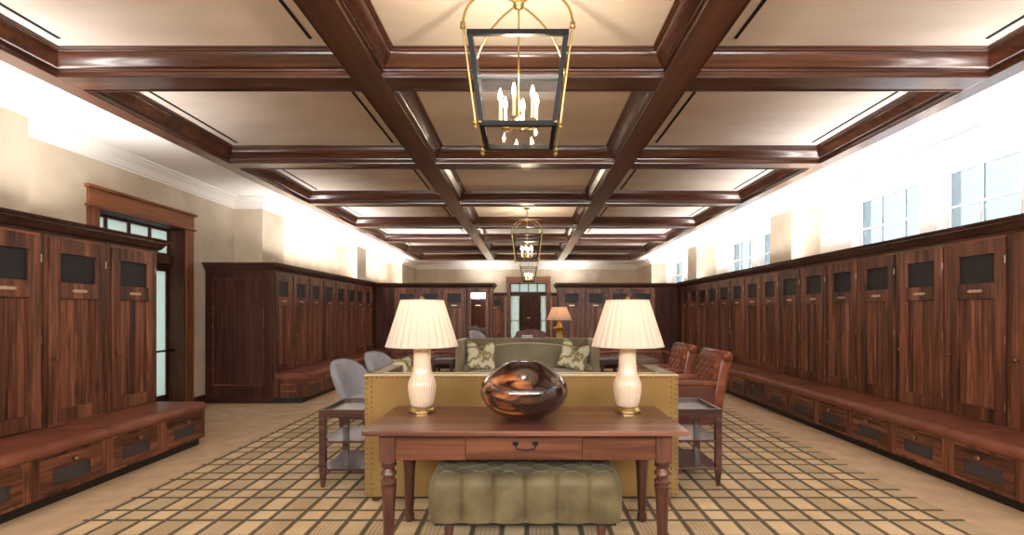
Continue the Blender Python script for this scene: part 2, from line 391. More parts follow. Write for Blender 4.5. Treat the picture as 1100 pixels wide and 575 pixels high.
    #portal((WX + .32, (a + b) / 2, (WZ0 + WZ1) / 2), h, w, (0, R(90), 0))
for i, (a, b) in enumerate(fw):  # unseen windows, added to light the room from behind
    t = bpy.data.objects.new('window_%d' % (i + 1 + len(wins)), None); C.objects.link(t); t['kind'] = 'structure'; t.location = ((a + b) / 2, NY - .15, 2.2)
    w = b - a; f = MB()
    f.box(-w / 2, -w / 2 + .05, -.03, .03, 0, .92).box(w / 2 - .05, w / 2, -.03, .03, 0, .92).box(-w / 2 + .05, w / 2 - .05, -.03, .03, 0, .05).box(-w / 2 + .05, w / 2 - .05, -.03, .03, .87, .92)
    f.box(-.02, .02, -.02, .02, .05, .87)
    struct('window_frame', f, WHITEW, t); struct('window_glass', MB().box(-w / 2 + .04, w / 2 - .04, -.004, .004, .04, .88), WCLEAR, t)
    portal(((a + b) / 2, NY - .32, 2.66), w, .92, (R(90), 0, 0))
# pilasters
PX = 4.49; pil = [(3.78 + 4.75 * k, 4.53 + 4.75 * k) for k in (-1, 0, 1, 2)] + [(18.1, BY)]
n = 1
for a, b in pil:
    for s in (-1, 1):
        struct('trim_%d' % n, MB().box(s * PX, s * WX, a, b, 0, 3.36), PLASTER); n += 1
# white cornice round the room, breaking round the pilasters
path = [(-WX, NY)]
for i, (a, b) in enumerate(pil):
    path += [(-WX, a), (-PX, a), (-PX, b)] + ([(-WX, b)] if i < len(pil) - 1 else [])
path += [(PX, BY)]
for i, (a, b) in enumerate(reversed(pil)):
    path += ([(WX, b)] if i > 0 else []) + ([(PX, b)] if i > 0 else []) + [(PX, a), (WX, a)]
path += [(WX, NY)]
crown = [(0, 3.16), (.012, 3.16), (.015, 3.185), (.03, 3.19), (.035, 3.21), (.06, 3.26), (.10, 3.29), (.115, 3.30), (.115, 3.315), (.15, 3.32), (.15, 3.345)]
struct('trim_%d' % n, MB().sweep(path, crown), WHITE); n += 1
# white ceiling border and coffered timber grid
XO0, XO1, XI0, XI1 = CX - 4.0, CX + 4.0, CX - 3.82, CX + 3.82
Y0, Y1 = -.63, 18.61
cb = MB(); cb.box(-WX - .3, XO0, NY - .3, BY + .3, CZ, 3.5).box(XO1, WX + .3, NY - .3, BY + .3, CZ, 3.5).box(XO0, XO1, NY - .3, Y0, CZ, 3.5).box(XO0, XO1, Y1, BY + .3, CZ, 3.5)
struct('ceiling', cb, WHITE)
struct('ceiling_panel', MB().box(XO0, XO1, Y0, Y1, HP, 3.6), COFFER)
struct('ceiling_roof', MB().box(-WX - .3, WX + .3, NY - .3, BY + .3, 3.605, 3.7), PLASTER)
for a, b in ((XO0, XI0), (CX - 1.40, CX - 1.16), (CX + 1.16, CX + 1.40), (XI1, XO1)):
    struct('trim_%d' % n, MB().box(a, b, Y0, Y1, HS, HP + .01), W_beamY, bevel=.004); n += 1
beams = [-.51 + 2.375 * k for k in range(9)]
for y in beams:
    for a, b in ((XI0, CX - 1.40), (CX - 1.16, CX + 1.16), (CX + 1.40, XI1)):
        struct('trim_%d' % n, MB().box(a, b, y - .12, y + .12, HS, HP + .01), W_beamX, bevel=.004); n += 1
mould = [(-.002, 3.322), (.010, 3.322), (.012, 3.336), (.003, 3.345), (.003, 3.372), (.018, 3.376), (.020, 3.386), (.030, 3.390), (.040, 3.405), (.062, 3.425), (.085, 3.45), (.097, 3.475),
         (.100, 3.492), (.112, 3.494), (.114, 3.506), (.128, 3.508), (.130, HP + .002)]
xs = [(XI0, CX - 1.40), (CX - 1.16, CX + 1.16), (CX + 1.40, XI1)]
side_n = ('left', 'middle', 'right')
for r in range(8):
    ya, yb = beams[r] + .12, beams[r + 1] - .12
    for c, (a, b) in enumerate(xs):
        struct('trim_%d' % n, MB().sweep([(a, ya), (a, yb), (b, yb), (b, ya)], mould, closed=True), W_beamX if c == 1 else W_beamX, smooth='auto'); n += 1
        if c != 1 and r >= 1:
            for e, x in enumerate((a + .24, b - .24)):
                edge = 'outer' if (c == 0) == (e == 0) else 'inner'
                o = obj('air_slot', MB().box(x - .013, x + .013, ya + .24, yb - .24, HP - .006, HP + .004), BLACKM)
                tag(o, 'thin black air slot near the %s edge of the %s coffer in the %s row' % (edge, ORD[r - 1], side_n[c]), 'vent', 'black air slots in the coffers')
for k in (0, 1, 2):
    o = obj('air_slot', MB().box(4.69, 4.71, 5.1 + 4.75 * k + .1, 7.6 + 4.75 * k + .1, CZ - .005, CZ + .004), BLACKM)
    tag(o, 'long black air slot in the white ceiling above the windows, %s from the camera' % ORD[k], 'vent', 'air slots above the windows')
# baseboards
bb = [(0, 0), (.02, 0), (.02, .11), (.012, .13), (0, .135)]
struct('baseboard_left', MB().sweep([(-WX, 7.47), (-WX, 7.80)], bb), W_darkZ)
struct('baseboard_back', MB().sweep([(bx1 + .15, BY), (PX, BY)], bb), W_darkZ)

# ---------------------------------------------------------------- doors
def casing(tname, w0, w1, head, M, deep):
    """timber surround built in local x (along wall), y out of wall (-y = room), z up"""
    t = bpy.data.objects.new(tname, None); C.objects.link(t); t['kind'] = 'structure'; t.matrix_world = M
    c = MB()
    for a, b in ((w0 - .15, w0), (w1, w1 + .15)): c.box(a, b, -.03, 0, 0, head)
    c2 = MB(); c2.box(w0 - .15, w1 + .15, -.035, 0, head, head + .20).box(w0 - .175, w1 + .175, -.05, 0, head - .012, head + .012)
    c2.box(w0 - .18, w1 + .18, -.065, 0, head + .20, head + .235)
    struct('door_casing', c, W_case, t, bevel=.003); struct('door_header', c2, W_caseX, t, bevel=.003)
    j = MB(); j.box(w0, w0 + .02, 0, deep, 0, head).box(w1 - .02, w1, 0, deep, 0, head).box(w0 + .02, w1 - .02, 0, deep, head - .02, head)
    j.box(w0 + .02, w1 - .02, deep - .12, deep, 2.09, 2.22)
    struct('door_jamb', j, W_darkZ, t)
    tr = MB(); lo, hi = 2.22, head - .02; nl = 4; ww = (w1 - w0 - .04) / nl
    for i in range(nl + 1):
        x = w0 + .02 + i * ww; tr.box(x - .02 if i else x, x + .02 if i < nl else x, deep - .05, deep - .01, lo, hi)
    tr.box(w0 + .02, w1 - .02, deep - .051, deep - .009, lo, lo + .03).box(w0 + .02, w1 - .02, deep - .051, deep - .009, hi - .03, hi)
    struct('transom_frame', tr, W_dark, t)
    struct('transom_glass', MB().box(w0 + .02, w1 - .02, deep - .032, deep - .026, lo, hi), FROST, t)
    return t
M = Matrix.Translation((-WX, 0, 0)) @ Matrix.Rotation(R(90), 4, 'Z')      # local x -> world y, local -y -> world +x
t = casing('door_1', DY0, DY1, DH, M, .27)
for a, b in ((DY0 + .02, (DY0 + DY1) / 2), ((DY0 + DY1) / 2, DY1 - .02)):
    d = MB(); d.box(a, a + .09, .22, .26, 0, 2.09).box(b - .05, b, .22, .26, 0, 2.09).box(a + .09, b - .05, .22, .26, 0, .22).box(a + .09, b - .05, .22, .26, 1.99, 2.09)
    dd = struct('door_leaf', d, W_dark, t); struct('door_pane', MB().box(a + .09, b - .05, .237, .243, .22, 1.99), FROST, dd)
    struct('push_bar', MB().tube([(a + .1, .215, .86), (a + .1, .13, .86), (b - .03, .13, .86), (b - .03, .215, .86)], .014), BLACK, dd)
M = Matrix.Translation((0, BY, 0))
t = casing('door_2', bx0, bx1, DH, M, .2)
d = MB(); d.box(bx0 + .38, bx1 - .24, .10, .15, 0, 2.09)
for z0, z1 in ((.15, .9), (1.0, 1.95)):
    for a, b in ((bx0 + .45, bx0 + .78), (bx0 + .83, bx1 - .31)): d.box(a, b, .092, .10, z0, z1)
dd = struct('door_leaf', d, W_darkZ, t, bevel=.004); struct('door_plate', MB().box(BC - .06, BC + .08, .084, .092, 1.17, 1.2), PLATE, dd)
for a, b in ((bx0 + .02, bx0 + .38), (bx1 - .24, bx1 - .02)):
    s_ = MB().box(a, b, .11, .14, 0, .2).box(a, b, .11, .14, 1.05, 1.09).box(a, a + .03, .11, .14, .2, 2.09).box(b - .03, b, .11, .14, .2, 2.09)
    struct('sidelight_frame', s_, WHITEW, t); struct('sidelight_glass', MB().box(a + .03, b - .03, .122, .128, .2, 2.09), FROST, t)

# ---------------------------------------------------------------- lockers
PW = .622
def make_locker(mirror=False):
    t = thing('locker', '', 'locker')
    b = MB(); b.box(-PW / 2, PW / 2, .022, 1.0, 0, 2.09)
    b.box(-PW / 2, -.276, 0, .022, .0, 2.09).box(.276, PW / 2, 0, .022, .0, 2.09)
    obj('body', b, W_darkZ if mirror else W_door, t)
    obj('top_rail', MB().box(-.276, .276, 0, .022, 2.024, 2.09), W_rail, t); obj('bottom_rail', MB().box(-.276, .276, 0, .022, .0, .47), W_rail, t)
    d = MB(); z0, z1 = .474, 2.020
    if mirror:
        d.box(-.272, -.185, -.012, .014, z0, z1).box(.185, .272, -.012, .014, z0, z1).box(-.185, .185, -.012, .014, z0, .58).box(-.185, .185, -.012, .014, 1.92, z1)
        do = obj('door', d, W_door, t, bevel=.003)
        obj('mirror_panel', MB().box(-.187, .187, .0, .006, .575, 1.925), MIRROR, do, label='tall mirror glass')
    else:
        d.box(-.270, -.180, -.016, .014, z0, z1); d.box(.180, .270, -.016, .014, z0, z1)
        for a, c in ((z0, .585), (1.52, 1.655), (1.90, z1)): d.box(-.180, .180, -.016, .014, a, c)
        k = 5; w = .36 / k
        for i in range(k): d.box(-.180 + i * w + .0015, -.180 + (i + 1) * w - .0015, .008, .014, .585, 1.52)
        do = obj('door', d, W_door, t, bevel=.0025)
        obj('mesh_grille', MB().box(-.182, .182, .010, .0135, 1.65, 1.905), GRILLE, do, label='dark wire mesh panel')
    p = MB().box(-.058, .058, -.021, -.016, 1.575, 1.600)
    for s in (-1, 1): p.box(s * .058, s * .072, -.0205, -.016, 1.579, 1.596)
    obj('nameplate', p, PLATE, do, label='slim brass nameplate')
    kb = MB().lathe([(.010, 0), (.008, .012), (.014, .018), (.019, .026), (.017, .034), (.006, .038)], n=14).xf(Matrix.Translation((-.235, -.016, 1.02)) @ Matrix.Rotation(R(90), 4, 'X'))
    obj('knob', kb, AGED, do, smooth=True)
    for z in (.62, 1.18, 1.84): obj('hinge', MB().tube([(.273, -.014, z - .032), (.273, -.014, z + .032)], .005, 8), STEEL if z > 1.5 else AGED, do)
    return t
def make_bench():
    t = thing('bench_drawer_unit', '', 'bench')
    obj('plinth', MB().box(-PW / 2, PW / 2, .06, .50, 0, .085), PLINTH, t)
    b = MB(); b.box(-PW / 2, PW / 2, .03, .50, .085, .375)
    b.box(-PW / 2, -.248, 0, .03, .085, .375).box(.248, PW / 2, 0, .03, .085, .375).box(-.248, .248, 0, .03, .085, .108).box(-.248, .248, 0, .03, .352, .375)
    obj('carcass', b, W_door, t)
    d = MB(); d.box(-.245, -.165, -.01, .022, .111, .349).box(.165, .245, -.01, .022, .111, .349).box(-.165, .165, -.01, .022, .111, .155).box(-.165, .165, -.01, .022, .262, .349)
    do = obj('drawer', d, W_rail, t, bevel=.003)
    obj('mesh_inset', MB().box(-.166, .166, .006, .012, .154, .263), DGRILLE, do, label='dark metal mesh inset')
    kb = MB().lathe([(.012, 0), (.009, .014), (.016, .020), (.022, .030), (.019, .04), (.007, .044)], n=14).xf(Matrix.Translation((0, -.01, .306)) @ Matrix.Rotation(R(90), 4, 'X'))
    obj('knob', kb, AGED, do, smooth=True)
    return t
cush_mesh = {}
def cushion(length):
    """bench pad: local x along length, y back, front bullnose overhang"""
    pr = [(.518, .376), (.002, .376), (-.012, .383), (-.020, .40), (-.020, .425), (-.010, .445), (.012, .458), (.05, .462), (.50, .462), (.518, .46)]
    m = MB(); nseg = max(4, int(length / .06)); vs, fs = [], []; k = len(pr)
    for i in range(nseg + 1):
        x = -length / 2 + length * i / nseg; e = 0 if 0 < i < nseg else .006
        for y, z in pr: vs.append((x + (.002 if i == 0 else -.002 if i == nseg else 0), y + e * (1 if y < .3 else -1), z - (e if z > .42 else 0)))
    for i in range(nseg):
        for j in range(k):
            j2 = (j + 1) % k; fs.append((i * k + j, (i + 1) * k + j, (i + 1) * k + j2, i * k + j2))
    fs.append(tuple(range(k))); fs.append(tuple(nseg * k + j for j in range(k - 1, -1, -1)))
    return m.add(vs, fs)
proto_l, proto_b = make_locker(), make_bench(); used = {'l': False, 'b': False}
def put(kind, loc, rz, label, group):
    p = proto_l if kind == 'l' else proto_b
    o = copy_tree(p) if used[kind] else p
    used[kind] = True
    o.location = loc; o.rotation_euler = (0, 0, rz); tag(o, label, 'locker' if kind == 'l' else 'bench', group); return o
FX = 3.93; FB = 3.42
kcr = [(0, 2.045), (.012, 2.045), (.014, 2.062), (.03, 2.068), (.04, 2.085), (.062, 2.118), (.075, 2.128), (.075, 2.14), (.095, 2.144), (.10, 2.168), (0, 2.172), (-.12, 2.172), (-.12, 2.09), (0, 2.09)]
def run(side, ys, name, grp):
    """side -1: left wall facing +x; +1: right wall facing -x"""
    rz = R(90) if side < 0 else R(-90)
    for i, y in enumerate(ys):
        put('l', (side * FX, y, 0), rz, 'tall wooden locker, %s from the camera %s' % (ORD[i], name), 'lockers ' + grp)
        if y < 12.2: put('b', (side * FB, y, 0), rz, 'wooden bench drawer base, %s from the camera %s' % (ORD[i], name), 'bench drawers ' + grp)
    # two-bay leather pads, counted from the far end of the run towards the camera
    pads = []; i = len(ys)
    first = len(ys) % 2
    k = 0
    while k < len(ys):
        w = 1 if (first and k == 0) else 2
        a = ys[k] - PW / 2; b = ys[k + w - 1] + PW / 2; pads.append((a, b)); k += w
    for i, (a, b) in enumerate(pads):
        o = obj('bench_cushion', cushion(b - a), LEATHER, smooth='auto'); o.location = (side * (FB - .01), (a + b) / 2, 0); o.rotation_euler = (0, 0, rz)
        if side * FB < 0 and False: pass
        tag(o, 'leather bench pad, %s from the camera %s' % (ORD[i], name), 'cushion', 'leather bench pads ' + grp)
left_near = [3.80, 4.422, 5.044]
left_near = [y - .02 for y in left_near]; left_near = [left_near[0] - PW] + left_near
YP = 13.1
right = [3.77 - PW + PW * k for k in range(16)]
left_far = [7.80 + PW / 2 + PW * k for k in range(8)]
run(-1, left_near, 'in the near block left of the doorway', 'left of the doorway')
run(-1, left_far, 'in the block beyond the left doorway', 'beyond the doorway')
run(1, right, 'along the window wall', 'along the window wall')
def filler(x0, x1, y0, y1, lab):
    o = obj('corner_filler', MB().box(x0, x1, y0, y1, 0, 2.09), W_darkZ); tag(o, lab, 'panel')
# fillers into the two back corners
ye_r = right[-1] + PW / 2; ye_l = left_far[-1] + PW / 2
# crowns
def mitre(name, path, side=1):
    global n
    struct('trim_%d' % n, MB().sweep(path, kcr, side=side), W_dark, smooth='auto'); n += 1
PXE = .93
mitre('c', [(-FX, left_near[0] - PW / 2), (-FX, left_near[-1] + PW / 2), (-WX + .02, left_near[-1] + PW / 2)])
ly0 = left_far[0] - PW / 2 - .04
mitre('c', [(-WX + .01, ly0), (-FX, ly0), (-FX, YP), (-PXE, YP), (-PXE, YP + 1.0)])
mitre('c', [(PXE - .10, YP + 1.0), (PXE - .10, YP), (FX, YP), (FX, right[0] - PW / 2)])
# end panel of the far left block, facing the camera
ep = MB(); x0, x1, y = -WX + .005, -FX, ly0
ep.box(x0, x1, y, y + .04, .09, 2.09)
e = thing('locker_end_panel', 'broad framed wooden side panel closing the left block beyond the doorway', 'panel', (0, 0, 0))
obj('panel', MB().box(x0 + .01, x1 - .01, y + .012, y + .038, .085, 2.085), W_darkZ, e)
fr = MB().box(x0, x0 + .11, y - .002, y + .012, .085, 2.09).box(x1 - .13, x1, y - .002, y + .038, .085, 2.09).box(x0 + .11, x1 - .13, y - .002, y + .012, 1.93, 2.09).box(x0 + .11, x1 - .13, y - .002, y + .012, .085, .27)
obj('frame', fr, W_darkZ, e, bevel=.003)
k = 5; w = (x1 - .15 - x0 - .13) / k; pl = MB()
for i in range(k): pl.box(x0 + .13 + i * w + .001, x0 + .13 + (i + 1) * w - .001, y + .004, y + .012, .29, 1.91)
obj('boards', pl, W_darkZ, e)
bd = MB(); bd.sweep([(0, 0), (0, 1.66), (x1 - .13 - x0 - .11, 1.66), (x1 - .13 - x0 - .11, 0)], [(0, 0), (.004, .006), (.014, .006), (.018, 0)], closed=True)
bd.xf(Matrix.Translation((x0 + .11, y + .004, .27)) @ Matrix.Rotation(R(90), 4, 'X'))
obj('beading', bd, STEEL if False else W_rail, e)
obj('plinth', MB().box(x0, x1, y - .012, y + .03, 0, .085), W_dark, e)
# bench end with a little vent
e = thing('bench_end_panel', 'small wooden end panel with slotted vent on the bench beyond the doorway', 'panel')
obj('panel', MB().box(-FX, -FB - .0, y + .0, y + .038, .085, .375), W_door, e, bevel=.003)
vf = MB(); a, b = -3.80, -3.56
vf.box(a, b, y - .008, y, .28, .295).box(a, b, y - .008, y, .18, .195).box(a, a + .015, y - .008, y, .195, .28).box(b - .015, b, y - .008, y, .195, .28).box(a + .015, b - .015, y - .006, y, .232, .243)
obj('vent', vf, W_rail, e)
obj('plinth', MB().box(-FX, -FB - .06, y + .01, y + .038, 0, .085), PLINTH, e)
# the partition of lockers across the room
n_part = 4
for s, nm in ((-1, 'left'), (1, 'right')):
    px = PXE if s < 0 else PXE - .10
    for k in range(n_part):
        x = s * (px + .03 + PW / 2 + PW * k)
        if s < 0 and k == 0:
            m = make_locker(True); m.name = 'mirrored_locker'; m.location = (x, YP, 0)
            tag(m, 'locker with tall mirror door at the end of the left partition', 'locker', 'lockers in the partition')
        else:
            put('l', (x, YP, 0), 0, 'dark wooden locker facing the camera, %s from the gap in the %s partition' % (ORD[k], nm), 'lockers in the partition')
        if 0 < k < 3:
            put('b', (x, YP - .51, 0), 0, 'drawer base under the partition bench, %s from the gap on the %s' % (ORD[k - 1], nm), 'bench drawers along the partition')
    xe = s * (px + .03 + PW * n_part)
    a = s * (px + .03 + PW); L_ = 2 * PW; xm = s * (px + .03 + 2 * PW)
    o = obj('bench_cushion', cushion(L_), LEATHER, smooth='auto'); o.location = (xm, YP - .52, 0)
    tag(o, 'leather bench pad along the %s locker partition' % nm, 'cushion', 'leather bench pads along the partition')
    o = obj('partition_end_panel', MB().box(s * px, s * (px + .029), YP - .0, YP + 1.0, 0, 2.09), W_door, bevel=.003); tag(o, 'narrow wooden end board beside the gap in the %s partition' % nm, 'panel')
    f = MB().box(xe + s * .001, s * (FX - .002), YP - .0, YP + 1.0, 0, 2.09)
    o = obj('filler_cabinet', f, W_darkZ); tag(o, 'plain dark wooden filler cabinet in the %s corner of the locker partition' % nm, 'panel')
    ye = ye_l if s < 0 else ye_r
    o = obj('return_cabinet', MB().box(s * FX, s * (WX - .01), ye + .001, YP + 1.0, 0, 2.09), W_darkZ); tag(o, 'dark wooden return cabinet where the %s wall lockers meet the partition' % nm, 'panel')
    xk = s * (px + .03 + 3 * PW); yk = ye - PW
    o = obj('bench_corner', MB().box(s * FB, s * (FX - .001), yk + .001, YP - .001, .085, .375).box(xk + s * .001, s * (FB - .0005), YP - .51, YP - .001, .085, .375).box(s * (FB + .06), s * (FX - .001), yk + .001, YP - .001, 0, .085).box(xk, s * FB, YP - .45, YP - .001, 0, .085), W_door); tag(o, 'wooden bench corner in the %s back corner' % nm, 'bench')
    xe2 = s * (px + .03 + PW * 3); xe = xe2
    f = MB().box(s * (FB - .03), s * (FX - .003), ye + .002, YP - .003, .376, .46).box(xe + s * .002, s * (FB - .032), YP - .53, YP - .003, .376, .46)
    o = obj('corner_cushion', f, LEATHER, bevel=.02); tag(o, 'leather corner pad in the %s back corner of the benches' % nm, 'cushion')
    # lockers on the back wall, seen through the gap
    for k in range(2):
        put('l', (s * (.90 + PW / 2 + PW * k) + (.12 if s > 0 else 0), 19.38, 0), 0, 'distant wooden locker on the back wall, %s to the %s of the door' % (ORD[k], nm), 'lockers on the back wall')
    q = .90 + (.12 if s > 0 else 0)
    if s < 0: mitre('c', [(-q - 2 * PW, 19.38), (-q, 19.38), (-q, BY - .01)])
    else: mitre('c', [(q, BY - .01), (q, 19.38), (q + 2 * PW, 19.38)])

# ---------------------------------------------------------------- rug
RX0, RX1, RY0, RY1 = -2.97, 2.93, -.8, 9.3
o = obj('area_rug', MB().box(RX0, RX1, RY0, RY1, .001, .012), RUG, bevel=.004); tag(o, 'large tan rug with dark brown plaid grid on the carpet', 'rug')
FL = .012

# ---------------------------------------------------------------- console table
def leg_prof(h, r):
    return [(r * .62, 0), (r * .72, .012), (r * .70, .045), (r * .55, .06), (r * .58, .075), (r * .62, .09), (r * .80, h * .60), (r * .92, h * .70), (r * 1.0, h * .745), (r * .80, h * .755), (r * .80, h * .765), (r * 1.02, h * .78), (r * .98, h * .80),
            (r * .66, h * .82), (r * .72, h * .835), (r * .98, h * .865), (r * .95, h * .885), (r * .70, h * .91), (r * .66, h * .925), (r * .95, h * .945), (r * 1.0, h * .96), (r * .8, h * .975), (r * .95, h * .985), (r * .95, h)]
def console(loc, x0, x1, dep, H, label, drawer=True):
    t = thing('console_table', label, 'table', loc)
    obj('tabletop', MB().box(x0, x1, 0, dep, H - .028, H), W_tabX, t, bevel=.004)
    a0, a1, b0, b1 = x0 + .065, x1 - .065, .10, dep - .045
    zb = H - .188; lw = .044
    for x in (a0 + lw, a1 - lw):
        for y in (b0 + lw, b1 - lw):
            m = MB().box(x - lw, x + lw, y - lw, y + lw, zb - .012, H - .028); m.lathe(leg_prof(zb - .012, .045), x, y, 20)
            obj('leg', m, W_tabZ, t, smooth='auto')
    ap = MB(); i0, i1 = a0 + 2 * lw, a1 - 2 * lw; fy = b0 + .012
    if drawer: dx0, dx1 = -.335, .318
    else: dx0 = dx1 = 0
    if drawer: ap.box(i0, dx0 - .003, fy, fy + .025, zb, H - .028).box(dx1 + .003, i1, fy, fy + .025, zb, H - .028).box(dx0 - .003, dx1 + .003, fy + .005, fy + .02, zb, zb + .004)
    else: ap.box(i0, i1, fy, fy + .025, zb, H - .028)
    ap.box(i0, i1, b1 - .035, b1 - .012, zb, H - .028).box(a0 + .012, a0 + .035, b0 + 2 * lw, b1 - 2 * lw, zb, H - .028).box(a1 - .035, a1 - .012, b0 + 2 * lw, b1 - 2 * lw, zb, H - .028)
    obj('apron', ap, W_apron, t)
    if drawer:
        d = obj('drawer', MB().box(dx0, dx1, fy - .006, fy + .30, zb + .005, H - .034), W_apron, t, bevel=.002)
        h = MB().tube([(-.055, fy - .008, zb + .095), (-.055, fy - .026, zb + .088), (-.048, fy - .03, zb + .07), (0, fy - .031, zb + .064), (.048, fy - .03, zb + .07), (.055, fy - .026, zb + .088), (.055, fy - .008, zb + .095)], .0045, 8)
        h.box(-.072, -.038, fy - .009, fy - .006, zb + .085, zb + .105).box(.038, .072, fy - .009, fy - .006, zb + .085, zb + .105)
        obj('drawer_pull', h, BLACK, d)
    return t
console((-.008, 2.71, FL), -.885, .885, .735, .748, 'long walnut console table with turned legs and one drawer')

# ---------------------------------------------------------------- tufting
def tuft_height(u, v): return sqrt(abs(sin(pi * (u + v)) * sin(pi * (u - v))))
def tufted_ottoman():
    t = thing('tufted_ottoman', 'moss green button tufted velvet ottoman tucked under the console table', 'ottoman', (-.01, 2.90, FL))
    Wd, Dp, z0, z1 = 1.10, .50, .18, .435; cols = 6; m = MB(); vs, fs = [], []
    prof = []
    rr = .05
    for k in range(9): prof.append((0, z0 + (z1 - rr - z0) * k / 8, 'f', 0, (0, -1, 0)))
    for k in range(1, 6):
        a = pi / 2 * k / 6; prof.append((rr - rr * cos(a), z1 - rr + rr * sin(a), 'f', 0, (0, -cos(a), sin(a))))
    nt_ = 40
    for k in range(nt_ + 1): prof.append((rr + (Dp - 2 * rr) * k / nt_, z1, 't', 3.0 * k / nt_ , (0, 0, 1)))
    for k in range(1, 6):
        a = pi / 2 * k / 6; prof.append((Dp - rr + rr * sin(a), z1 - rr + rr * cos(a), 'f', 0, (0, sin(a), cos(a))))
    for k in range(9): prof.append((Dp, z1 - rr - (z1 - rr - z0) * k / 8, 'f', 0, (0, 1, 0)))
    nu = 96; K = len(prof)
    for i in range(nu + 1):
        u = cols * i / nu; x = -Wd / 2 + Wd * i / nu; ex = 0
        edge = min(i, nu - i) / nu * cols
        for y, z, kind, v, nr in prof:
            if kind == 'f': p = abs(sin(pi * u)) ** .5; amp = .028
            else: p = tuft_height(u, v) ** .8; amp = .034
            q = p * amp
            rnd = max(0, 1 - edge / .22); zz = z - (.03 * rnd ** 2 if z > z0 + .12 else 0)
            vs.append((x, y + nr[1] * q, zz + nr[2] * q - (0.012 if kind == 't' else .0)))
    for i in range(nu):
        for j in range(K - 1): fs.append((i * K + j, (i + 1) * K + j, (i + 1) * K + j + 1, i * K + j + 1))
    fs.append(tuple(range(K))); fs.append(tuple(nu * K + j for j in range(K - 1, -1, -1)))
    m.add(vs, fs); obj('upholstery', m, VELVET, t, smooth='auto')
    side = MB()
    for s in (-1, 1): side.puff((s * (Wd / 2 - .01), Dp / 2, (z0 + z1) / 2 - .01), .03, Dp / 2 - .01, (z1 - z0) / 2 - .02, .4, .4)
    obj('side_panel', side, VELVET, t, smooth=True)
    bt = MB()
    for k in range(1, 6): bt.ball((-Wd / 2 + Wd * k / 6, rr - .006, z1 - .010), .010)
    for k in range(0, 6):
        for r_ in range(0, 3): bt.ball((-Wd / 2 + Wd * (k + .5) / 6, rr + (Dp - 2 * rr) * (r_ + .5) / 3, z1 - .010), .010)
    for k in range(1, 6):
        for r_ in (1, 2): bt.ball((-Wd / 2 + Wd * k / 6, rr + (Dp - 2 * rr) * r_ / 3, z1 - .010), .010)
    obj('buttons', bt, VELVET, t, smooth=True)
    pp = MB().tube([(-Wd / 2, -.004, z0 + .004), (Wd / 2, -.004, z0 + .004), (Wd / 2, Dp + .004, z0 + .004), (-Wd / 2, Dp + .004, z0 + .004)], .007, 8, closed=True)
    obj('piping', pp, VELVET, t, smooth=True)
    obj('frame', MB().box(-Wd / 2 + .02, Wd / 2 - .02, .02, Dp - .02, z0 - .03, z0 + .02), BLACKM, t)
    for x in (-Wd / 2 + .10, Wd / 2 - .10):
        for y in (.07, Dp - .07):
            l = obj('leg', MB().lathe([(.016, .055), (.022, .08), (.03, .12), (.024, .13), (.03, .151)], x, y, 14), W_tabZ, t, smooth=True)
            c = MB().lathe([(.005, -.012), (.026, -.012), (.028, 0), (.026, .012), (.005, .012)], n=16).xf(Matrix.Translation((x, y, .028)) @ Matrix.Rotation(R(90), 4, 'Y'))
            c.box(x - .018, x - .014, y - .008, y + .008, .02, .06).box(x + .014, x + .018, y - .008, y + .008, .02, .06).box(x - .018, x + .018, y - .01, y + .01, .052, .06)
            obj('caster', c, AGED, l)
tufted_ottoman()

# ---------------------------------------------------------------- lamps
def lamp(x, y, z, label, light=True):
    t = thing('table_lamp', label, 'lamp', (x, y, z), 0, 'ivory table lamps on the console')
    obj('lamp_foot', MB().lathe([(.080, 0), (.086, .004), (.086, .014), (.078, .02), (.076, .028), (.070, .034)], n=40), BRASS, t, smooth='auto')
    fl = lambda a, r, z: 1 + .016 * sin(34 * a)
    pr = [(.060, .034), (.069, .045), (.076, .07), (.084, .11), (.089, .15), (.089, .175), (.082, .205), (.070, .23), (.061, .26), (.056, .30), (.0535, .34), (.054, .39), (.057, .43), (.052, .445), (.02, .45)]
    obj('lamp_base', MB().lathe(pr, n=204, flute=fl), CERAMIC, t, smooth=True)
    obj('stem', MB().lathe([(.012, .45), (.008, .47), (.008, .70), (.012, .705), (.010, .72), (.016, .73), (.008, .745)], n=12), BRASS, t)
    shade(t, .425, .718, .228, .136, SHADE)
    b = obj('bulb', MB().ball((0, 0, .56), .03), BULBS, t, smooth=True)
    return t
def shade(t, z0, z1, r0, r1, mat):
    n_ = 240; m = MB(); vs, fs = [], []; K = 7
    for side in (0, 1):
        for k in range(K):
            f = k / (K - 1); r = r0 + (r1 - r0) * f; z = z0 + (z1 - z0) * f
            for i in range(n_):
                a = 2 * pi * i / n_; p = abs(sin(a * 14)) ** .8 * .065
                rr = r * (1 + p - .045) - side * .002
                vs.append((rr * cos(a), rr * sin(a), z))
    for side in (0,):
        for k in range(K - 1):
            for i in range(n_):
                j = (i + 1) % n_; fs.append((k * n_ + i, k * n_ + j, (k + 1) * n_ + j, (k + 1) * n_ + i))
    vs = vs[:K * n_]
    m.add(vs, fs); s = obj('lamp_shade', m, mat, t, smooth=True)
    tr = MB()
    for r, z in ((r0, z0), (r1, z1)):
        tr.tube([(r * 1.006 * cos(2 * pi * i / 60), r * 1.006 * sin(2 * pi * i / 60), z) for i in range(60)], .004, 6, closed=True)
    obj('shade_trim', tr, mat, s, smooth=True)
    sp = MB()
    for a in (0, 2 * pi / 3, 4 * pi / 3): sp.tube([(0, 0, z1 - .012), (r1 * cos(a), r1 * sin(a), z1 - .004)], .0025, 6)
    obj('spider', sp, BRASS, t)
    return s
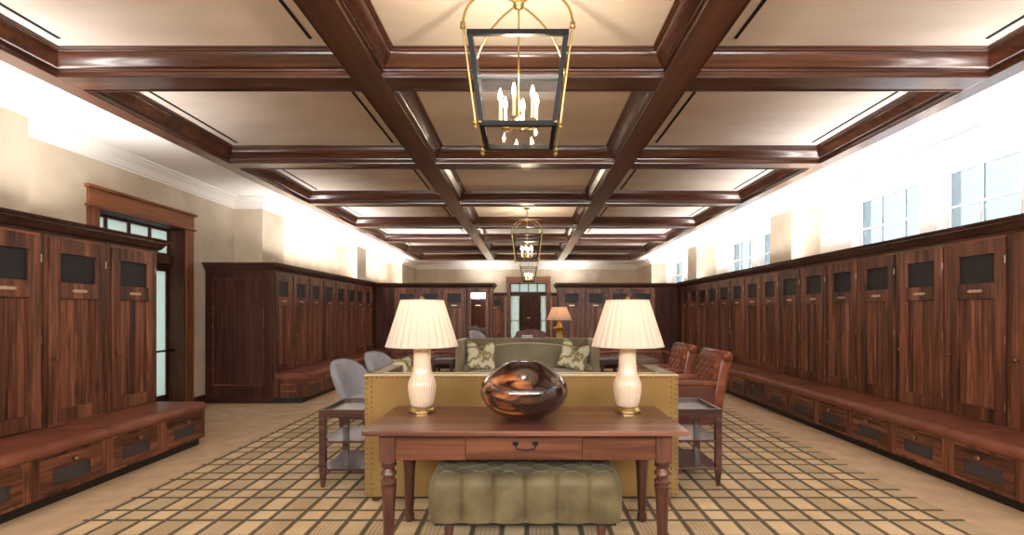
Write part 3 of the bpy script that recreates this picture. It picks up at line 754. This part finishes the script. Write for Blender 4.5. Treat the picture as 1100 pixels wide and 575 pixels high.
def point(loc, w, col, r=.05):
    l = bpy.data.lights.new('lamp_light', 'POINT'); l.energy = w; l.color = col; l.shadow_soft_size = r
    o = bpy.data.objects.new('lamp_light', l); C.objects.link(o); o.location = loc; return o
BULBS = emit('lamp_bulb', (1, .78, .5), 3)
TT = .76
lamp(-.677, 3.25, TT, 'ivory fluted lamp with pleated shade on the left end of the console')
lamp(.650, 3.25, TT, 'ivory fluted lamp with pleated shade on the right end of the console')
for x in (-.677, .650): point((x, 3.25, TT + .62), 1.0, (1, .76, .5), .03)

# ---------------------------------------------------------------- vessel
t = thing('wooden_vessel', 'big polished rosewood vessel with dark and orange colouring on the console', 'vase', (-.017, 3.06, TT))
pr = [(.0, 0), (.085, 0), (.10, .004), (.16, .028), (.215, .066), (.252, .112), (.268, .158), (.264, .198), (.246, .232), (.212, .265), (.168, .297), (.118, .326), (.078, .342), (.068, .345), (.06, .340), (.055, .30), (.0, .29)]
import itertools
def smooth_prof(p, sub=4):
    out = []
    for i in range(len(p) - 1):
        p0 = p[max(i - 1, 0)]; p1 = p[i]; p2 = p[i + 1]; p3 = p[min(i + 2, len(p) - 1)]
        for k in range(sub):
            s = k / sub
            out.append(tuple(.5 * ((2 * p1[j]) + (-p0[j] + p2[j]) * s + (2 * p0[j] - 5 * p1[j] + 4 * p2[j] - p3[j]) * s * s + (-p0[j] + 3 * p1[j] - 3 * p2[j] + p3[j]) * s ** 3) for j in (0, 1)))
    out.append(p[-1]); return [(max(0, r), max(0, z)) for r, z in out]
obj('vessel_body', MB().lathe(smooth_prof(pr[1:]), n=96), ROSE, t, smooth='auto')
rg = MB().tube([(.022 * cos(a * pi / 12), -.2655 + .004 * abs(cos(a * pi / 12)), .108 + .010 * sin(a * pi / 12)) for a in range(24)], .0035, 6, closed=True)
obj('knot_ring', rg, BLACK, t, smooth=True)

# ---------------------------------------------------------------- mustard sofa
def sofa(name, label, loc, rz, Wd, Dp, H, fab, cfab, nails=False, z0=.0, arm=.11):
    t = thing(name, label, 'sofa', loc, rz)       # local: back at y=0, seat towards +y
    bz = .045
    obj('back_panel', MB().box(-Wd / 2, Wd / 2, 0, .13, bz, H), fab, t, bevel=.012)
    for s in (-1, 1):
        a = s * Wd / 2; b = s * (Wd / 2 - arm)
        obj('arm', MB().box(a, b, .131, Dp, bz, H), fab, t, bevel=.012)
    obj('seat_base', MB().box(-Wd / 2 + arm + .001, Wd / 2 - arm - .001, .131, Dp - .02, bz, .28), fab, t, bevel=.01)
    for x in (-Wd / 2 + .07, Wd / 2 - .07):
        for y in (.07, Dp - .07): obj('foot', MB().taper(x, y, 0, bz + .002, .022, .022, .03, .03), W_tabZ, t)
    # one long seat cushion, camel-topped back cushion
    w2 = Wd / 2 - arm - .01
    sc = obj('seat_cushion', MB().puff((0, (Dp + .33) / 2, .37), w2, (Dp - .33) / 2 + .03, .085, .35, .2), cfab, t, smooth=True)
    def camel(p):
        top = max(0, p.z) / .25
        return Vector((p.x, p.y + .16 * (p.z / .3) * -.3, p.z + top * (.035 * cos(p.x / w2 * pi * 1.0) * (1 if abs(p.x) < w2 else 0)) - top * .03 * (abs(p.x) / w2) ** 4))
    obj('back_cushion', MB().puff((0, .24, .61), w2, .085, .225, .35, .25, 64, 24, camel), cfab, t, smooth=True)
    if not nails:
        pts = []
        for i in range(41):
            x = (-1 + 2 * i / 40) * w2 * .97; q = camel(Vector((x, 0, .235 * (1 - .25 * abs(x / w2) ** 10))))
            pts.append((q.x, .24 + q.y + .03, .60 + q.z + .002))
        obj('cushion_piping', MB().tube(pts, .007, 8), PIPING, t, smooth=True)
    if nails:
        nm = MB(); st = .036
        def row(p, q):
            p, q = Vector(p), Vector(q); k = int((q - p).length / st)
            for i in range(k + 1): nm.ball(p + (q - p) * i / k, .007, 8, 5)
        row((-Wd / 2 + .02, -.001, H - .018), (Wd / 2 - .02, -.001, H - .018))
        for s in (-1, 1):
            row((s * (Wd / 2 - .018), -.001, .07), (s * (Wd / 2 - .018), -.001, H - .03))
            row((s * (Wd / 2 - .052), -.001, .07), (s * (Wd / 2 - .052), -.001, H - .05))
            row((s * Wd / 2, .02, .07), (s * Wd / 2, .02, H - .03)); row((s * Wd / 2, .02, H - .02), (s * Wd / 2, Dp - .02, H - .02))
        obj('nailhead_trim', nm, AGED, t, smooth=True)
        pp = MB().tube([(-Wd / 2 + .004, Dp, H - .002), (-Wd / 2 + .004, .004, H - .002), (Wd / 2 - .004, .004, H - .002), (Wd / 2 - .004, Dp, H - .002)], .008, 8)
        pp.tube([(-Wd / 2 + arm, Dp, H - .002), (-Wd / 2 + arm, .13, H - .002), (Wd / 2 - arm, .13, H - .002), (Wd / 2 - arm, Dp, H - .002)], .006, 8)
        obj('piping', pp, PIPING, t, smooth=True)
    return t
sofa('sofa', 'mustard linen sofa with brass nailheads, its back to the console', (-.04, 3.652, FL), 0, 2.285, .72, .935, MUSTARD, MUSTARD, True)
g = sofa('sofa', 'sage green velvet sofa facing the camera with patterned pillows', (.01, 8.86, FL), R(180), 2.30, .86, .945, GREEN, GREENL, False)
for s in (-1, 1):
    o = MB().tube([(s * .98, .36, .49), (s * .98, .88, .49)], .062, 18)
    obj('bolster', o, GREENL, g, smooth=True)
def throw_pillow(loc, rz, tilt, label, s=.23, cat='pillow', mat=None, chop=.05):
    t = MB()
    def w(p):
        k = 1 + .16 * (abs(p.x * p.z) / (s * s))
        d = -chop * math.exp(-(p.x / (s * .35)) ** 2) if p.z > 0 else 0
        return Vector((p.x * k, p.y, p.z * k + d * p.z / s))
    t.puff((0, 0, 0), s, .075, s, .9, .32, 64, 24, w)
    # e1 governs depth roundness; rebuild as x-z square pad
    vs = []; 
    m = MB(); N = 28; V, F = [], []
    for sd in (1, -1):
        for i in range(N + 1):
            for j in range(N + 1):
                a = -1 + 2 * i / N; b = -1 + 2 * j / N
                th = .085 * (max(0, (1 - a ** 4)) * max(0, (1 - b ** 4))) ** .5
                pin = 1 - .09 * (1 - (abs(a)) ** 2) * (abs(b) ** 3)
                pinx = 1 - .09 * (1 - (abs(b)) ** 2) * (abs(a) ** 3)
                z = b * s * pin; x = a * s * pinx
                if b > 0: z -= chop * math.exp(-(a / .26) ** 2) * b ** 2
                V.append((x, sd * th + .008 * sin(9 * a + 4 * b), z))
        base = (0 if sd == 1 else (N + 1) ** 2)
        for i in range(N):
            for j in range(N):
                q = (base + i * (N + 1) + j, base + (i + 1) * (N + 1) + j, base + (i + 1) * (N + 1) + j + 1, base + i * (N + 1) + j + 1); F.append(q)
    m.add(V, F)
    o = obj('throw_pillow', m, mat or IKAT, smooth=True); o.location = loc; o.rotation_euler = (tilt, 0.0, rz)
    tag(o, label, cat); return o
o = throw_pillow((-.76, 8.28, .69), R(14), R(-22), 'cream patterned pillow leaning at the left end of the green sofa', .25, chop=.24); o.rotation_euler[1] = R(4)
o = throw_pillow((.78, 8.28, .69), R(-14), R(-22), 'cream patterned pillow tilted at the right end of the green sofa', .25, chop=.24); o.rotation_euler[1] = R(14)

# ---------------------------------------------------------------- tiered side tables
def make_side():
    t = thing('side_table', '', 'table'); w, dp, H = .42, .56, .61
    for x in (.025, w - .025):
        for y in (.025, dp - .025):
            m = MB().box(x - .024, x + .024, y - .024, y + .024, .14, H); m.taper(x, y, 0, .14, .012, .012, .024, .024); obj('leg', m, W_side, t, bevel=.002)
    for z, nm in ((.135, 'shelf'), (.355, 'shelf'), (H - .035, 'tabletop')):
        top = nm == 'tabletop'
        m = MB().box(.004, w - .004, .004, dp - .004, z, z + .018)
        o = obj(nm, m, W_side, t, bevel=.002)
        if top:
            r = MB().box(0, w, -.002, .02, z - .02, z + .045).box(0, w, dp - .02, dp + .002, z - .02, z + .045).box(-.001, .02, .02, dp - .02, z - .02, z + .045).box(w - .02, w + .001, .02, dp - .02, z - .02, z + .045)
            obj('rim', r, W_side, t, bevel=.003)
    return t
p = make_side(); st = [(-1.645, 3.97, 'tiered dark wood side table left of the mustard sofa'), (1.135, 4.0, 'tiered dark wood side table right of the mustard sofa'),
                       (-1.62, 8.15, 'tiered dark wood side table left of the green sofa'), (1.20, 8.15, 'tiered dark wood side table right of the green sofa')]
for i, (x, y, lb) in enumerate(st):
    o = p if i == 0 else copy_tree(p); o.location = (x, y, FL); tag(o, lb, 'table', 'tiered side tables beside the sofas')

# ---------------------------------------------------------------- red leather armchairs (local: back at +x, seat towards -x, built at x 0..-.7)
def make_red():
    t = thing('armchair', '', 'chair'); w = .58; H = .94
    # leaning back slab
    def lean(p): return (p[0] + .10 * (p[2] - .42) / .5, p[1], p[2])
    m = MB().box(-.13, .0, -w / 2, w / 2, .30, H - .02); m.v = [lean(q) for q in m.v]; obj('backrest', m, REDLEATHER, t, bevel=.03)
    # tufted face of the back
    V, F = [], []; NU, NV = 48, 48; ya, yb, za, zb = -w / 2 + .03, w / 2 - .03, .47, H - .01
    for i in range(NU + 1):
        for j in range(NV + 1):
            u = 4 * i / NU; v = 3.5 * j / NV; e = min(i, NU - i, j, NV - j) / NU
            d = .012 + .034 * tuft_height(u, v) ** .7; d = d * min(1, e * 16)
            y = ya + (yb - ya) * i / NU; z = za + (zb - za) * j / NV; x = -.132 - d
            V.append(lean((x, y, z)))
    for i in range(NU):
        for j in range(NV): F.append((i * (NV + 1) + j, (i + 1) * (NV + 1) + j, (i + 1) * (NV + 1) + j + 1, i * (NV + 1) + j + 1))
    obj('tufted_panel', MB().add(V, F), REDLEATHER, t, smooth=True)
    rl = MB().tube([lean((-.07, -w / 2 - .012, H - .03)), lean((-.07, w / 2 + .012, H - .03))], .06, 16); obj('top_roll', rl, REDLEATHER, t, smooth=True)
    for s in (-1, 1):
        y0 = s * (w / 2 + .0); y1 = s * (w / 2 - .07)
        ar = MB().box(-.72, -.10, y0, y1, .17, .60); obj('arm_panel', ar, DARKRED, t, bevel=.012)
        obj('armrest', MB().puff((-.41, s * (w / 2 - .03), .625), .33, .05, .032, .5, .3), REDLEATHER, t, smooth=True)
    obj('seat_base', MB().box(-.70, -.13, -w / 2 + .071, w / 2 - .071, .17, .34), DARKRED, t, bevel=.01)
    obj('seat_cushion', MB().puff((-.43, 0, .41), .28, w / 2 - .08, .075, .4, .3), REDLEATHER, t, smooth=True)
    for x in (-.68, -.05):
        for s in (-1, 1): obj('leg', MB().taper(x, s * (w / 2 - .04), 0, .31 if x > -.3 else .172, .014, .014, .024, .024, dx=0 if x < -.3 else -.02), W_tabZ, t)
    nm = MB()
    for s in (-1, 1):
        for i in range(26): nm.ball((-.71 + i * .022, s * (w / 2 + .001), .585), .005, 6, 4)
    obj('nailhead_trim', nm, BRASS, t)
    return t
p = make_red()
for i, (x, y, rz, lb) in enumerate([(2.12, 5.72, R(3), 'red tufted leather armchair nearer the camera, right of the mustard sofa'), (2.12, 6.86, R(3), 'red tufted leather armchair farther from the camera, right of the mustard sofa')]):
    o = p if i == 0 else copy_tree(p); o.location = (x, y, FL); o.rotation_euler = (0, 0, rz); tag(o, lb, 'chair', 'red leather armchairs')

# ---------------------------------------------------------------- grey lounge chairs (face +x)
def make_grey(fab=GREYBLUE):
    t = thing('lounge_chair', '', 'chair')
    def bend(p):
        k = (p.z / .27)
        wid = 1.0 - .20 * max(0, -k)
        y = p.y * wid
        return Vector((p.x + 1.1 * y * y - .11 * k, y, p.z))
    obj('backrest', MB().puff((-.02, 0, .60), .085, .30, .265, .75, .8, 48, 28, bend), fab, t, smooth=True)
    obj('seat_cushion', MB().puff((.29, 0, .40), .30, .29, .085, .4, .45), fab, t, smooth=True)
    obj('seat_frame', MB().box(0.02, .56, -.26, .26, .26, .325), W_tabZ, t, bevel=.01)
    for x in (.06, .52):
        for s in (-1, 1): obj('leg', MB().taper(x, s * .22, 0, .27, .013, .013, .022, .022), W_tabZ, t)
    return t
p = make_grey()
for i, (x, y, rz, lb) in enumerate([(-1.98, 5.60, R(-14), 'lilac grey round backed chair nearer the camera, left of the mustard sofa'), (-1.98, 6.75, R(-14), 'lilac grey round backed chair farther from the camera, left of the mustard sofa')]):
    o = p if i == 0 else copy_tree(p); o.location = (x, y, FL); o.rotation_euler = (0, 0, rz); tag(o, lb, 'chair', 'lilac grey lounge chairs')
throw_pillow((-1.62, 6.62, .64), R(70), R(-18), 'cream patterned pillow on the farther lilac grey chair', .17, chop=.03)
o = copy_tree(p); o.location = (-1.17, 12.0, 0); o.scale = (1.13, 1.13, 1.13); o.rotation_euler = (0, 0, R(-20)); tag(o, 'round backed chair added to stand for a reflection in the mirrored locker', 'chair', 'lilac grey lounge chairs')  # added chair, imitates the reflection of a chair in the mirror

# ---------------------------------------------------------------- upholstered benches farther back
def make_bench2():
    t = thing('upholstered_bench', '', 'bench')
    obj('seat_pad', MB().puff((0, 0, .42), .37, .68, .055, .35, .2), TAUPE, t, smooth=True)
    obj('apron', MB().box(-.35, .35, -.66, .66, .28, .375), W_side, t, bevel=.005)
    for x in (-.31, .31):
        for y in (-.6, .6): obj('leg', MB().taper(x, y, 0, .281, .018, .018, .03, .03), W_side, t)
    obj('stretcher', MB().box(-.33, .33, -.615, -.59, .10, .13).box(-.33, .33, .59, .615, .10, .13).box(-.012, .012, -.59, .59, .10, .13), W_side, t)
    return t
p = make_bench2()
for i, (x, lb) in enumerate([(-2.26, 'taupe padded bench before the left locker partition'), (2.26, 'taupe padded bench before the right locker partition')]):
    o = p if i == 0 else copy_tree(p); o.location = (x, 10.6, 0); tag(o, lb, 'bench', 'taupe padded benches')

# sofa table behind the green sofa, with the gold lamp and a box
console((.02, 9.42, 0), -.80, .80, .42, .76, 'narrow wooden table behind the green sofa', drawer=False)
t = thing('table_lamp', 'gold pagoda shaped lamp with apricot pleated shade behind the green sofa', 'lamp', (.62, 9.62, .76))
obj('lamp_base', MB().lathe([(.07, 0), (.08, .05), (.085, .15), (.075, .25), (.085, .30), (.125, .335), (.13, .35), (.06, .37), (.05, .40), (.03, .44), (.012, .47)], n=8), GOLDC, t)
obj('lamp_foot', MB().box(-.09, .09, -.09, .09, .0, .018), GOLDC, t)
obj('stem', MB().tube([(0, 0, .45), (0, 0, .735)], .006), BRASS, t)
shade(t, .50, .745, .238, .135, SHADE2)
obj('bulb', MB().ball((0, 0, .6), .03), BULBS, t, smooth=True); point((.62, 9.62, .76 + .65), 1.2, (1, .7, .42), .03)
o = obj('box', MB().box(-.10, .11, 9.52, 9.72, .76, .965), BOXW, bevel=.004); tag(o, 'small pale box standing behind the green sofa', 'box')
# camel-back settee chair in front of the back door
t = thing('camelback_chair', 'mauve leather camelback chair in front of the back door', 'chair', (.12, 14.9, 0), 0)
def hump(p): return Vector((p.x, p.y, p.z + (.035 * (cos(p.x / .42 * pi) + .4) if p.z > 0 else 0)))
obj('backrest', MB().puff((0, 0, .64), .45, .06, .23, .22, .2, 64, 28, hump), MAUVE, t, smooth=True)
obj('seat_cushion', MB().puff((0, -.32, .40), .40, .32, .08, .4, .3), MAUVE, t, smooth=True)
obj('seat_frame', MB().box(-.40, .40, -.60, .04, .22, .33), DARKRED, t, bevel=.01)
for s in (-1, 1):
    obj('arm', MB().puff((s * .47, -.28, .50), .065, .33, .19, .5, .5), MAUVE, t, smooth=True)
    for y in (-.55, .0): obj('leg', MB().taper(s * .38, y, 0, .222, .014, .014, .024, .024), W_tabZ, t)
o_ = t; o_.rotation_euler = (0, 0, R(180))

# ---------------------------------------------------------------- lanterns
def make_lantern():
    t = thing('lantern', '', 'light'); zt, zb = -.57, -1.05; T, B = .268, .205; hub = -.25    # z relative to the ceiling panel
    obj('canopy', MB().lathe([(.02, -.035), (.055, -.02), (.065, 0)], n=24), BRASS, t, smooth='auto')
    obj('rod', MB().tube([(0, 0, -.03), (0, 0, hub)], .007), BRASS, t)
    obj('hub', MB().lathe([(.01, hub - .03), (.03, hub - .02), (.034, hub), (.03, hub + .015), (.012, hub + .035)], n=18), BRASS, t, smooth=True)
    k = .014; f = MB()
    cs = [(-1, -1), (1, -1), (1, 1), (-1, 1)]
    for z, h in ((zt, T), (zb, B)):
        for i in range(4):
            a = cs[i]; b = cs[(i + 1) % 4]
            p, q = Vector((a[0] * h, a[1] * h, z)), Vector((b[0] * h, b[1] * h, z)); lo = Vector((min(p.x, q.x) - k, min(p.y, q.y) - k, z - k)); hi = Vector((max(p.x, q.x) + k, max(p.y, q.y) + k, z + k))
            f.box(lo.x, hi.x, lo.y, hi.y, lo.z, hi.z)
    for a in cs:
        f.taper(a[0] * B, a[1] * B, zb, zt, k, k, k, k, dx=a[0] * (T - B), dy=a[1] * (T - B))
    obj('frame', f, BLACK, t, label='black square tapered frame')
    for i in range(4):
        a = cs[i]; b = cs[(i + 1) % 4]; e = .003
        nrm = Vector(((a[0] + b[0]) / 2, (a[1] + b[1]) / 2, 0)) * e
        q = [Vector((a[0] * B, a[1] * B, zb)), Vector((b[0] * B, b[1] * B, zb)), Vector((b[0] * T, b[1] * T, zt)), Vector((a[0] * T, a[1] * T, zt))]
        obj('glass_pane', MB().add([v - nrm for v in q] + [v + nrm for v in q], [(0, 1, 2, 3), (7, 6, 5, 4), (0, 4, 5, 1), (1, 5, 6, 2), (2, 6, 7, 3), (3, 7, 4, 0)]), GLASS, t)
        o1, o2 = .032, .032
        pt, pb = Vector((a[0] * (T + o1), a[1] * (T + o1), zt + .02)), Vector((a[0] * (B + o2), a[1] * (B + o2), zb - .005))
        m = MB().tube([pb, pt], .0075); m.lathe([(.004, -.04), (.012, -.032), (.014, -.022), (.006, -.012), (.018, -.006), (.018, .006), (.008, .012)], pb.x, pb.y, 12); 
        # shift finial to the foot of the post
        nv = 7 * 12
        m.v[-nv:] = [(x, y, z + pb.z) for x, y, z in m.v[-nv:]]
        m.box(min(pb.x, a[0] * B), max(pb.x, a[0] * B), pb.y - .004, pb.y + .004, pb.z, pb.z + .008)
        obj('corner_post', m, BRASS, t, smooth='auto')
        kn = MB().lathe([(.006, -.02), (.017, -.012), (.017, 0), (.01, .006), (.016, .016), (.006, .028)], pt.x, pt.y, 12); kn.v = [(x, y, z + pt.z) for x, y, z in kn.v]
        obj('corner_knob', kn, BRASS, t, smooth=True)
        arc = []
        for s in range(13):
            th = pi / 2 * s / 12; arc.append((pt.x * cos(th) ** .9 if s < 12 else 0, pt.y * cos(th) ** .9 if s < 12 else 0, pt.z + (hub - pt.z) * sin(th)))
        obj('arch', MB().tube(arc, .0075), BRASS, t, smooth=True)
    obj('centre_stem', MB().tube([(0, 0, hub - .02), (0, 0, zb + .06)], .006).lathe([(.01, zb + .04), (.028, zb + .055), (.028, zb + .07), (.01, zb + .085)], n=14), BRASS, t)
    for i in range(6):
        a = 2 * pi * i / 6 + .3; r = .115; x, y = r * cos(a), r * sin(a); hz = zb + .075 + .0 * i
        arm = obj('candle_arm', MB().tube([(.02 * cos(a), .02 * sin(a), zb + .062), (.07 * cos(a), .07 * sin(a), zb + .045), (x, y, hz - .01)], .005).lathe([(.006, hz - .012), (.022, hz - .004), (.024, hz)], x, y, 14), BRASS, t)
        cd = obj('candle', MB().lathe([(.011, hz), (.011, hz + .12), (.009, hz + .125)], x, y, 12), CANDLE, t)
        obj('bulb', MB().lathe([(.006, hz + .125), (.012, hz + .14), (.013, hz + .155), (.008, hz + .18), (.002, hz + .20)], x, y, 10), BULB, cd, smooth=True)
    return t
p = make_lantern()
for i, (x, y, lb) in enumerate([(-.05, 3.05, 'large square brass and black lantern hanging nearest the camera'), (0.0, 10.2, 'square brass and black lantern hanging above the green sofa area'), (.06, 17.3, 'distant square lantern hanging before the back door')]):
    o = p if i == 0 else copy_tree(p); o.location = (x, y, HP); tag(o, lb, 'light', 'hanging lanterns')
    point((x, y, HP - .70), 30, (1, .80, .55), .03)

# ---------------------------------------------------------------- lights
W = bpy.data.worlds.new('World'); bpy.context.scene.world = W; W.use_nodes = True
bg = W.node_tree.nodes['Background']; bg.inputs[0].default_value = (1, .95, .88, 1); bg.inputs[1].default_value = 16.0
def strip(x, y, lx, ly, w, z=2.20, col=(1, .95, .90)):
    l = bpy.data.lights.new('cove_fill_strip', 'AREA'); l.shape = 'RECTANGLE'; l.size = lx; l.size_y = ly; l.energy = w; l.color = col; l.spread = R(125)
    o = bpy.data.objects.new('cove_fill_strip', l); C.objects.link(o); o.location = (x, y, z); o.rotation_euler = (pi, 0, 0)
UP = 9
for x, ya, yb in ((-4.5, 2.9, 3.7), (-4.5, 4.6, 5.25), (-4.5, 9.4, 13.2), (4.5, 2.9, 3.7), (4.5, 4.6, 8.45), (4.5, 9.4, 13.2), (-4.5, 14.2, 18.0), (4.5, 14.2, 18.0)):
    strip(x, (ya + yb) / 2, .12, yb - ya, UP * (yb - ya) * (.75 if x > 0 else 1))
strip(-4.1, 4.2, .12, 2.2, 2.2 * 4); strip(-4.1, 10.5, .12, 5.0, 5.0 * 5); strip(4.1, 8.1, .12, 10, 10 * 4.5)  # weak extra strips, added to lighten the pilasters
for s in (-1, 1): strip(s * 2.4, 13.7, 2.6, .15, UP * 2.6)
for s in (-1, 1): strip(s * 1.55, 19.75, 1.2, .15, UP * 1.2)

# ---------------------------------------------------------------- camera
cam = bpy.data.cameras.new('camera'); co = bpy.data.objects.new('camera', cam); C.objects.link(co)
co.location = (0, 0, 1.4); co.rotation_euler = (R(90), 0, 0)
cam.sensor_width = 36; cam.lens = 540 / 1100 * 36; cam.shift_x = -16 / 1100; cam.shift_y = 48.5 / 1100; cam.clip_start = .05
S = bpy.context.scene; S.camera = co
S.view_settings.view_transform = 'Standard'; S.view_settings.look = 'None'; S.view_settings.gamma = 1; S.view_settings.use_curve_mapping = False
S.view_settings.exposure = 0.9
S.cycles.max_bounces = 8; S.cycles.diffuse_bounces = 5; S.cycles.sample_clamp_indirect = 8; S.cycles.caustics_reflective = False; S.cycles.caustics_refractive = False
S.cycles.transparent_max_bounces = 12
